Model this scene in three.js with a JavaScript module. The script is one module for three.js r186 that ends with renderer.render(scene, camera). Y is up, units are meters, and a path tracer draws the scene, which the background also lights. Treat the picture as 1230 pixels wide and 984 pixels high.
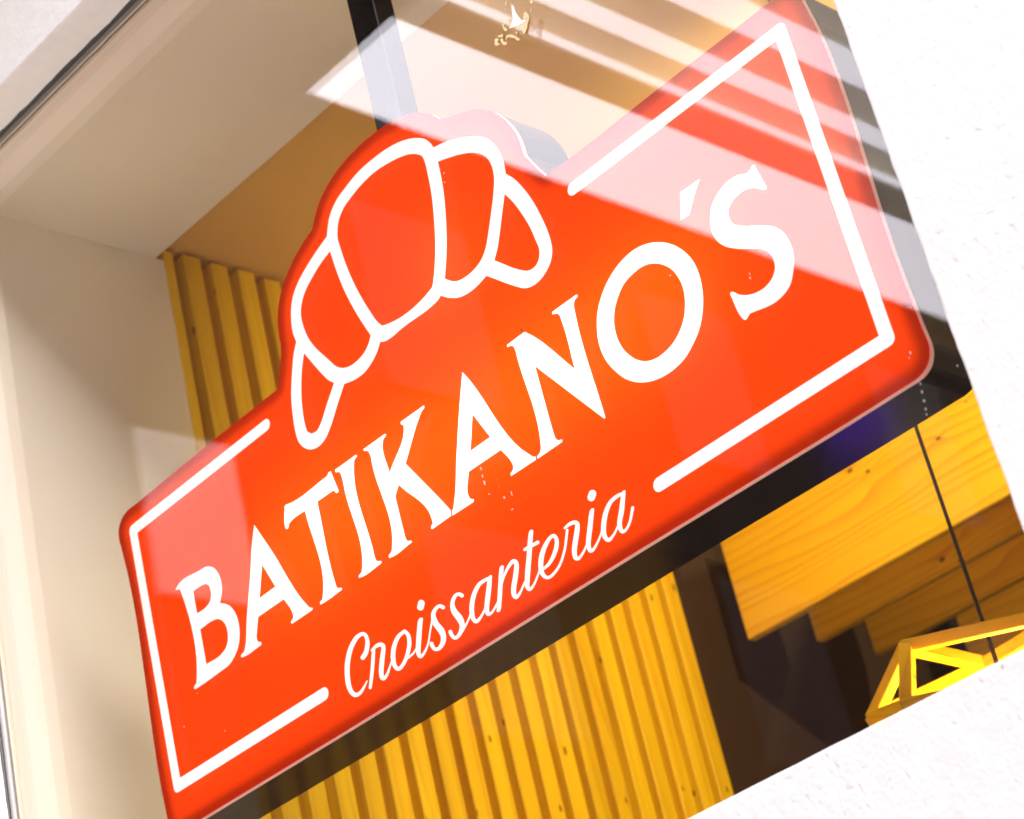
import * as THREE from 'three';
import { ImprovedNoise } from 'three/addons/math/ImprovedNoise.js';
import { mergeGeometries } from 'three/addons/utils/BufferGeometryUtils.js';
import { RectAreaLightUniformsLib } from 'three/addons/lights/RectAreaLightUniformsLib.js';

// ---------------------------------------------------------------- camera, sky, sun, exposure
const scene = new THREE.Scene();
const camera = new THREE.PerspectiveCamera(20.839, 1230 / 984, 0.05, 200);
camera.position.set(1.7466, 1.6178, 2.0065);
camera.up.set(0.46765, 0.86581, 0.17797);
camera.lookAt(1.7466 - 0.57659, 1.6178 + 0.45142, 2.0065 - 0.681);
camera.userData.fStop = 6;
camera.focus = 3.05;

const SKY = 1.05;
{
  const w = 64, h = 32, d = new Float32Array(w * h * 4);
  for (let j = 0; j < h; j++) for (let i = 0; i < w; i++) {
    const el = Math.max(0, Math.sin(Math.PI * ((j + 0.5) / h - 0.5)));   // overcast: a little brighter overhead
    const v = SKY * (0.86 + 0.18 * el), k = (j * w + i) * 4;
    d[k] = v * 0.97; d[k + 1] = v * 0.94; d[k + 2] = v * 1.03; d[k + 3] = 1;
  }
  const sky = new THREE.DataTexture(d, w, h, THREE.RGBAFormat, THREE.FloatType);
  sky.mapping = THREE.EquirectangularReflectionMapping;
  sky.magFilter = sky.minFilter = THREE.LinearFilter;
  sky.needsUpdate = true;
  scene.background = sky;
  scene.environment = sky;
}
const sun = new THREE.DirectionalLight(0xfff1dd, 0.95);
sun.position.set(12, 5.2, 4.2);
sun.castShadow = true;
sun.shadow.radius = 60;
sun.shadow.mapSize.set(2048, 2048);
Object.assign(sun.shadow.camera, { left: -6, right: 6, top: 6, bottom: -6, near: 1, far: 40 });
scene.add(sun, sun.target);
RectAreaLightUniformsLib.init();

const renderer = new THREE.WebGLRenderer({ antialias: true });
renderer.toneMapping = THREE.LinearToneMapping;
renderer.toneMappingExposure = 6.4;
renderer.shadowMap.enabled = true;
renderer.setSize(1024, 819);

// ---------------------------------------------------------------- helpers
let seed = 7;
const rnd = () => { seed = (seed * 1664525 + 1013904223) >>> 0; return seed / 4294967296; };
const noise = new ImprovedNoise();
const N3 = (x, y, z = 0) => noise.noise(x, y, z);
const col = (r, g, b) => new THREE.Color().setRGB(r, g, b);
function mat(o, physical) {
  const { c, ...rest } = o;
  const m = physical ? new THREE.MeshPhysicalMaterial(rest) : new THREE.MeshStandardMaterial(rest);
  if (c) m.color.setRGB(...c);
  return m;
}
const used = {};
function numbered(n) { const k = used[n] = (used[n] ?? -1) + 1; return k ? `${n}_${String(k).padStart(3, '0')}` : n; }
function mesh(name, g, m, parent) {
  const o = new THREE.Mesh(g, m); o.name = name; o.castShadow = o.receiveShadow = true; parent.add(o); return o;
}
function thing(name, label, category, pos = [0, 0, 0], group) {
  const o = new THREE.Group(); o.name = numbered(name); o.position.set(...pos);
  o.userData = { label, category }; if (group) o.userData.group = group; scene.add(o); return o;
}
function struct(name, g, m, label) {
  const o = mesh(numbered(name), g, m, scene); o.userData = { kind: 'structure' }; if (label) o.userData.label = label; return o;
}
// box between two corners, uv in metres; grain = axis that u runs along
function box(x0, x1, y0, y1, z0, z1, grain = 'x', off = [0, 0], ch = 0) {
  const lo = [x0, y0, z0], hi = [x1, y1, z1], P = [], Nn = [], U = [], I = [];
  const gi = 'xyz'.indexOf(grain);
  for (let a = 0; a < 3; a++) for (const s of [0, 1]) {
    const b = (a + 1) % 3, c = (a + 2) % 3, base = P.length / 3;
    for (const [i, j] of [[0, 0], [1, 0], [1, 1], [0, 1]]) {
      const p = [0, 0, 0]; p[a] = s ? hi[a] - 0 : lo[a];
      p[b] = i ? hi[b] - ch : lo[b] + ch; p[c] = j ? hi[c] - ch : lo[c] + ch;
      P.push(...p); const n = [0, 0, 0]; n[a] = s ? 1 : -1; Nn.push(...n);
      const ua = gi === a ? b : gi, va = 3 - ua - (gi === a ? a : a);
      U.push(p[ua] + off[0], p[[0, 1, 2].find(k => k !== ua && k !== a)] + off[1] + a * 0.13 + s * 0.07);
    }
    if (s) I.push(base, base + 1, base + 2, base, base + 2, base + 3); else I.push(base, base + 2, base + 1, base, base + 3, base + 2);
  }
  if (ch) {   // chamfer strips along the 12 edges and the 8 corner triangles
    const at = (m, face) => { const p = [0, 0, 0]; for (let k = 0; k < 3; k++) p[k] = m[k] ? hi[k] - (k === face ? 0 : ch) : lo[k] + (k === face ? 0 : ch); return p; };
    const tri = (...q) => { const base = P.length / 3; const e1 = q[1].map((v, k) => v - q[0][k]), e2 = q[2].map((v, k) => v - q[0][k]);
      let n = [e1[1] * e2[2] - e1[2] * e2[1], e1[2] * e2[0] - e1[0] * e2[2], e1[0] * e2[1] - e1[1] * e2[0]]; const l = Math.hypot(...n); n = n.map(v => v / l);
      const cx = q[0].map((v, k) => v - (lo[k] + hi[k]) / 2); const flip = n[0] * cx[0] + n[1] * cx[1] + n[2] * cx[2] < 0; if (flip) { q.reverse(); n = n.map(v => -v); }
      for (const p of q) { P.push(...p); Nn.push(...n); U.push(p[gi] + off[0], p[(gi + 1) % 3] + off[1]); }
      for (let k = 1; k < q.length - 1; k++) I.push(base, base + k, base + k + 1); };
    for (let a = 0; a < 3; a++) for (let b = a + 1; b < 3; b++) { const c = 3 - a - b;
      for (const sa of [0, 1]) for (const sb of [0, 1]) { const m0 = [0, 0, 0], m1 = [0, 0, 0]; m0[a] = m1[a] = sa; m0[b] = m1[b] = sb; m0[c] = 0; m1[c] = 1; tri(at(m0, a), at(m1, a), at(m1, b), at(m0, b)); } }
    for (let k = 0; k < 8; k++) { const m = [k & 1, k >> 1 & 1, k >> 2 & 1]; tri(at(m, 0), at(m, 1), at(m, 2)); }
  }
  const g = new THREE.BufferGeometry();
  g.setAttribute('position', new THREE.Float32BufferAttribute(P, 3)); g.setAttribute('normal', new THREE.Float32BufferAttribute(Nn, 3));
  g.setAttribute('uv', new THREE.Float32BufferAttribute(U, 2)); g.setIndex(I); return g;
}
// square stick between two points
function stick(a, b, w, ext = 0) {
  const A = new THREE.Vector3(...a), B = new THREE.Vector3(...b), d = B.clone().sub(A), L = d.length(); d.normalize();
  const g = box(-ext, L + ext, -w / 2, w / 2, -w / 2, w / 2, 'x', [rnd() * 3, rnd() * 3], w * 0.07);
  const q = new THREE.Quaternion(), up = Math.abs(d.y) > 0.9 ? new THREE.Vector3(0, 0, 1) : new THREE.Vector3(0, 1, 0);
  const z = new THREE.Vector3().crossVectors(d, up).normalize(), y = new THREE.Vector3().crossVectors(z, d);
  q.setFromRotationMatrix(new THREE.Matrix4().makeBasis(d, y, z));
  g.applyQuaternion(q); g.translate(A.x, A.y, A.z); return g;
}
function tex(w, h, f, srgb, rep = 1) {   // f(u, v) -> [r, g, b] 0..1
  const d = new Uint8Array(w * h * 4);
  for (let j = 0; j < h; j++) for (let i = 0; i < w; i++) {
    const c = f(i / w, j / h), k = (j * w + i) * 4;
    for (let q = 0; q < 3; q++) d[k + q] = Math.max(0, Math.min(255, Math.round(255 * c[q])));
    d[k + 3] = 255;
  }
  const t = new THREE.DataTexture(d, w, h); t.wrapS = t.wrapT = THREE.RepeatWrapping; t.magFilter = THREE.LinearFilter; t.minFilter = THREE.LinearMipmapLinearFilter; t.generateMipmaps = true;
  if (srgb) t.colorSpace = THREE.SRGBColorSpace; t.repeat.set(rep, rep); t.needsUpdate = true; return t;
}
// noise that tiles over the unit square
function tiled(u, v, fx, fy, z = 0) {
  const a = N3(u * fx, v * fy, z), b = N3((u - 1) * fx, v * fy, z), c = N3(u * fx, (v - 1) * fy, z), d = N3((u - 1) * fx, (v - 1) * fy, z);
  return (a * (1 - u) + b * u) * (1 - v) + (c * (1 - u) + d * u) * v;
}

// ---------------------------------------------------------------- materials
const plasterBump = tex(768, 768, (u, v) => {
  let h = 0.5 + 0.20 * tiled(u, v, 14, 9, 1) + 0.22 * tiled(u, v, 46, 30, 2) + 0.16 * tiled(u, v, 110, 70, 3);
  const p = tiled(u, v, 60, 34, 7); if (p < -0.28) h -= 0.5 * (-0.28 - p) * 3;       // small pits
  return [h, h, h];
}, false, 2.2);
const paintBump = tex(512, 512, (u, v) => { const h = 0.5 + 0.2 * tiled(u, v, 8, 8, 4) + 0.2 * tiled(u, v, 60, 60, 5) + 0.18 * tiled(u, v, 120, 120, 6); return [h, h, h]; }, false, 3);
const specks = tex(1024, 1024, (u, v) => {
  const p = tiled(u, v, 120, 70, 11), q = tiled(u, v, 26, 20, 12); let k = 1 + 0.03 * q;
  if (p > 0.46) k -= (p - 0.46) * 1.3;
  return [0.87 * k, 0.87 * k, 0.88 * k];
}, true, 1.6);
const M = {
  plaster: mat({ map: specks, roughness: 0.95, bumpMap: plasterBump, bumpScale: 0.0012 }),
  lining: mat({ c: [0.80, 0.775, 0.70], roughness: 0.6, bumpMap: paintBump, bumpScale: 0.0008 }),
  patch: mat({ c: [0.82, 0.76, 0.71], roughness: 0.7, bumpMap: paintBump, bumpScale: 0.0010 }),
  ceiling: mat({ c: [0.72, 0.47, 0.15], roughness: 0.8, bumpMap: paintBump, bumpScale: 0.0008 }),
  darkWall: mat({ c: [0.034, 0.015, 0.009], roughness: 0.7, bumpMap: paintBump, bumpScale: 0.0008 }),
  floor: mat({ c: [0.22, 0.17, 0.12], roughness: 0.6 }),
  pavement: mat({ c: [0.40, 0.35, 0.29], roughness: 0.9 }),
  gasketDark: mat({ c: [0.035, 0.035, 0.042], roughness: 0.45 }),
  gasketGrey: mat({ c: [0.16, 0.15, 0.14], roughness: 0.4 }),
  gasketPale: mat({ c: [0.55, 0.49, 0.38], roughness: 0.35 }),
  housing: mat({ c: [0.010, 0.008, 0.008], roughness: 0.13, specularIntensity: 0.3 }, true),
  cable: mat({ c: [0.012, 0.011, 0.01], roughness: 0.5 }),
  canopy: mat({ c: [0.06, 0.05, 0.045], roughness: 0.9, specularIntensity: 0 }, true),
  concrete: mat({ c: [0.82, 0.80, 0.76], roughness: 0.9, bumpMap: plasterBump, bumpScale: 0.003 }),
  farWall: mat({ c: [0.02, 0.016, 0.014], roughness: 0.95, specularIntensity: 0 }, true),
  farWindow: mat({ c: [0.035, 0.035, 0.04], roughness: 0.9, specularIntensity: 0 }, true),
  farPale: mat({ c: [0.30, 0.28, 0.27], roughness: 0.9, specularIntensity: 0 }, true),
};
// pine: growth lines along u, a few knots that bend them
function pineTexture(s, light, dark, knots, rings) {
  const K = []; for (let i = 0; i < knots; i++) K.push([rnd(), rnd(), 0.004 + 0.005 * rnd()]);
  return tex(1024, 512, (u, v) => {
    let bend = 0, kd = 0;
    for (const [a, b, r] of K) {
      let du = u - a; du -= Math.round(du); let dv = v - b; dv -= Math.round(dv);
      const e = Math.hypot(du * 1.0, dv * 0.62) / r, far = Math.exp(-(Math.pow(du / (r * 4.2), 2) + Math.pow(dv / (r * 4.5), 2)));
      bend += 0.035 * far * Math.sign(dv || 1) * Math.min(1, Math.abs(dv) / r);
      if (e < 1.5) kd = Math.max(kd, e < 1 ? 0.75 + 0.25 * Math.sin(e * 9) : (1.5 - e) * 1.4);
    }
    const w = v + bend + 0.075 * tiled(u, v, 2, 2.5, s) + 0.012 * tiled(u, v, 7, 8, s + 1);
    let ring = Math.abs((((w * rings + 1.8 * tiled(u, w - Math.floor(w), 1.2, 5, s + 2)) % 1) + 1) % 1); ring = Math.pow(ring, 3.2);
    const fine = 0.10 * tiled(u, v, 14, 190, s + 3) + 0.06 * tiled(u, v, 30, 320, s + 4), broad = 0.16 * tiled(u, v, 2, 9, s + 5);
    const t = Math.max(0, Math.min(1, 0.12 + (0.42 + 0.5 * tiled(u, v, 4, 7, s + 6)) * ring + fine + broad));
    const k = Math.min(1, kd);
    return [0, 1, 2].map(q => (light[q] * (1 - t) + dark[q] * t) * (1 - k) + k * dark[q] * 0.42);
  }, true, 1);
}
const pineA = pineTexture(21, [0.92, 0.75, 0.09], [0.76, 0.48, 0.04], 4, 11);
const pineB = pineTexture(37, [0.93, 0.80, 0.06], [0.80, 0.59, 0.03], 6, 8);
pineA.repeat.set(1.3, 3.2); pineB.repeat.set(1.0, 3.6);
M.beam = mat({ map: pineA, roughness: 0.55 });
M.slat = [0, 1, 2].map(k => mat({ map: pineB, c: [[1, 1, 1], [0.93, 0.90, 0.86], [0.98, 0.93, 0.84]][k], roughness: 0.55 }));
M.awning = mat({ c: [0.86, 0.82, 0.75], roughness: 1, transmission: 0.65, thickness: 0, specularIntensity: 0 }, true);
M.lampWood = mat({ map: pineA, c: [1, 0.97, 0.9], roughness: 0.5 });

// outlines of the sign face, in tenths of a millimetre from its lower left corner
const OUTLINE = [144,95,116,376,82,852,69,1330,71,1809,106,3248,108,3727,94,4204,59,4679,-3,5151,-19,5239,-22,5286,-20,5339,-16,5374,-8,5407,2,5435,25,5481,47,5513,72,5542,100,5568,120,5584,148,5601,211,5627,308,5652,371,5658,597,5655,1743,5692,2449,5711,3095,5721,4388,5735,4558,6088,4600,6191,4632,6294,4641,6332,4647,6376,4649,6535,4663,6698,4679,6790,4709,6894,4751,6999,4797,7087,4844,7162,4915,7254,4995,7340,5079,7417,5170,7486,5296,7571,5412,7636,5561,7708,5654,7745,5843,7813,5931,7940,5990,8018,6037,8074,6070,8110,6107,8144,6148,8176,6213,8222,6330,8291,6446,8345,6505,8369,6596,8401,6725,8437,6891,8470,7038,8491,7191,8505,7371,8511,7568,8504,7788,8486,7914,8467,8061,8433,8179,8396,8295,8351,8427,8289,8532,8231,8571,8205,8630,8161,8668,8129,8722,8078,8784,8009,8889,7865,9123,7776,9278,7715,9451,7641,9566,7581,9656,7527,9742,7464,9823,7393,9894,7319,9932,7272,9968,7224,10029,7127,10082,7025,10136,6906,10171,6805,10194,6713,10210,6620,10221,6495,10222,6387,10226,6358,10236,6325,10249,6293,10329,6126,10496,5806,11021,5792,11387,5788,12617,5803,14070,5799,14486,5801,14721,5805,14886,5816,14941,5813,14968,5810,15047,5792,15080,5751,15101,5719,15118,5687,15133,5650,15140,5620,15213,5099,15246,4686,15260,4271,15259,3855,15247,3438,15212,2602,15197,2184,15190,1767,15196,1351,15205,1050,15223,603,15236,426,15233,388,15228,349,15219,312,15206,275,15189,238,15168,203,15151,181,15123,154,15079,123,15031,101,14983,87,14915,76,14790,76,13938,66,13512,64,10529,72,6180,57,3976,57,1262,67,293,67,254,69,216,75];
const CROISSANT = [[6116,7502,6159,7602,6209,7701,6241,7751,6280,7801,6336,7854,6398,7900,6463,7940,6487,7953,6539,7975,6619,8001,6792,8049,6889,8074,6986,8095,7086,8109,7153,8115,7220,8118,7356,8118,7532,8113,7673,8102,7743,8092,7845,8075,7945,8052,8011,8034,8076,8013,8163,7979,8220,7953,8276,7926,8331,7895,8422,7834,8469,7798,8511,7758,8550,7709,8591,7643,8609,7605,8641,7518,8771,7490,8859,7465,8916,7446,8999,7414,9135,7356,9267,7290,9407,7210,9468,7171,9508,7143,9575,7088,9618,7048,9645,7019,9670,6990,9693,6959,9714,6926,9742,6874,9783,6784,9803,6727,9819,6668,9832,6608,9841,6533,9844,6476,9843,6406,9829,6280,9931,6144,9969,6081,10007,6009,10053,5909,10100,5798,10132,5710,10171,5592,10203,5473,10230,5352,10267,5162,10282,5059,10293,4939,10294,4864,10288,4767,10282,4729,10274,4702,10256,4659,10242,4631,10216,4591,10197,4569,10176,4548,10142,4521,10105,4496,10062,4472,10014,4451,9981,4439,9948,4430,9914,4424,9863,4418,9829,4418,9795,4420,9747,4428,9690,4446,9649,4464,9613,4485,9583,4509,9489,4591,9383,4688,9024,5045,8900,5015,8837,5002,8795,4997,8733,4992,8670,4991,8607,4994,8547,5003,8488,5015,8449,5026,8411,5040,8371,5058,8332,5079,8282,5109,8225,5150,8100,5258,8045,5230,8010,5217,7985,5212,7875,5200,7804,5196,7733,5195,7661,5197,7374,5210,7302,5211,7201,5209,7056,5196,6998,5193,6969,5193,6900,5198,6846,5205,6810,5216,6732,5255,6678,5190,6649,5160,6611,5127,6564,5095,6498,5057,6429,5024,6374,5003,6318,4987,6277,4979,6209,4973,6140,4974,6071,4979,5997,4991,5824,5036,5590,4798,5451,4643,5378,4568,5303,4503,5251,4463,5207,4437,5153,4414,5096,4397,5039,4389,5001,4390,4942,4398,4884,4414,4833,4437,4789,4465,4747,4500,4722,4524,4699,4551,4676,4580,4656,4611,4639,4644,4624,4677,4612,4711,4605,4747,4597,4821,4593,4902,4593,4954,4599,5059,4616,5239,4637,5375,4659,5476,4689,5583,4739,5724,4828,5950,4868,6040,4898,6097,4923,6138,5001,6245,4976,6352,4967,6405,4964,6445,4966,6510,4976,6597,4996,6699,5017,6778,5031,6817,5047,6856,5076,6915,5099,6954,5136,7008,5164,7040,5193,7070,5242,7110,5310,7160,5356,7191,5405,7218,5480,7257,5583,7306,5692,7353,5803,7397,5888,7427],[8149,7719,8233,7672,8265,7650,8295,7627,8337,7587,8363,7559,8384,7527,8393,7505,8399,7480,8402,7455,8409,7390,8411,7338,8411,7286,8402,7062,8396,6938,8387,6846,8375,6751,8332,6501,8287,6280,8241,6098,8206,5980,8180,5901,8117,5738,8080,5652,8053,5597,8024,5542,7982,5471,7930,5455,7831,5427,7730,5406,7627,5391,7523,5381,7418,5377,7313,5380,7209,5388,7106,5403,7005,5423,6870,5459,6848,5469,6838,5478,6788,5547,6766,5584,6746,5621,6712,5700,6651,5862,6605,5986,6562,6113,6509,6284,6467,6439,6432,6590,6408,6704,6381,6857,6365,6973,6332,7278,6332,7340,6336,7370,6349,7425,6378,7501,6410,7564,6426,7588,6445,7613,6470,7640,6496,7664,6555,7709,6590,7731,6612,7742,6680,7769,6853,7821,6967,7848,7025,7859,7113,7872,7204,7882,7265,7887,7326,7889,7387,7889,7482,7883,7609,7866,7759,7840,7869,7816,7950,7794,8065,7756,8116,7735],[8654,7255,8844,7192,8975,7143,9058,7111,9138,7075,9235,7028,9305,6990,9350,6962,9397,6928,9445,6888,9479,6856,9513,6815,9546,6767,9574,6717,9588,6682,9603,6634,9612,6584,9618,6517,9618,6470,9612,6406,9603,6359,9589,6305,9570,6252,9529,6153,9473,6036,9351,5807,9289,5695,9191,5524,9169,5489,9146,5456,9111,5415,9075,5379,9036,5346,8994,5319,8945,5296,8876,5274,8820,5261,8756,5252,8692,5250,8610,5254,8558,5260,8506,5271,8473,5281,8434,5299,8388,5328,8335,5371,8307,5398,8253,5456,8348,5675,8383,5766,8418,5867,8462,6003,8493,6112,8522,6225,8548,6338,8578,6480,8604,6611,8620,6710,8630,6790,8641,6906,8648,7004],[9717,6003,9799,5851,9841,5761,9889,5637,9942,5481,9984,5340,10009,5232,10025,5139,10044,5004,10058,4925,10062,4886,10061,4847,10051,4805,10032,4759,10012,4728,9984,4699,9953,4677,9942,4671,9917,4663,9891,4659,9864,4658,9838,4660,9812,4665,9786,4672,9760,4683,9724,4704,9640,4770,9545,4854,9455,4945,9324,5084,9234,5175,9323,5284,9354,5329,9375,5363,9473,5541,9591,5770],[6116,7233,6148,6951,6174,6771,6206,6589,6231,6475,6251,6392,6308,6186,6374,5980,6453,5762,6575,5457,6509,5374,6480,5346,6445,5320,6409,5296,6370,5277,6324,5260,6276,5247,6211,5236,6153,5230,6093,5230,6054,5232,5998,5241,5947,5255,5897,5274,5850,5298,5811,5324,5762,5364,5729,5397,5699,5436,5636,5534,5455,5803,5412,5871,5371,5941,5334,6012,5301,6084,5273,6158,5251,6234,5236,6301,5224,6368,5213,6463,5210,6525,5213,6586,5221,6625,5239,6682,5263,6737,5293,6789,5320,6826,5361,6873,5394,6905,5436,6939,5481,6969,5553,7010,5695,7084,5791,7128,5863,7158,5913,7175],[5116,5975,5332,5575,5397,5462,5477,5327,5499,5295,5521,5268,5621,5167,5355,4903,5239,4774,5199,4733,5178,4715,5104,4661,5071,4644,5048,4638,5035,4638,4997,4642,4931,4654,4867,4718,4853,4739,4846,4753,4837,4783,4833,4815,4827,4923,4827,4974,4832,5052,4847,5186,4868,5310,4896,5433,4928,5546,4964,5654,5007,5758,5041,5831]];
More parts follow.
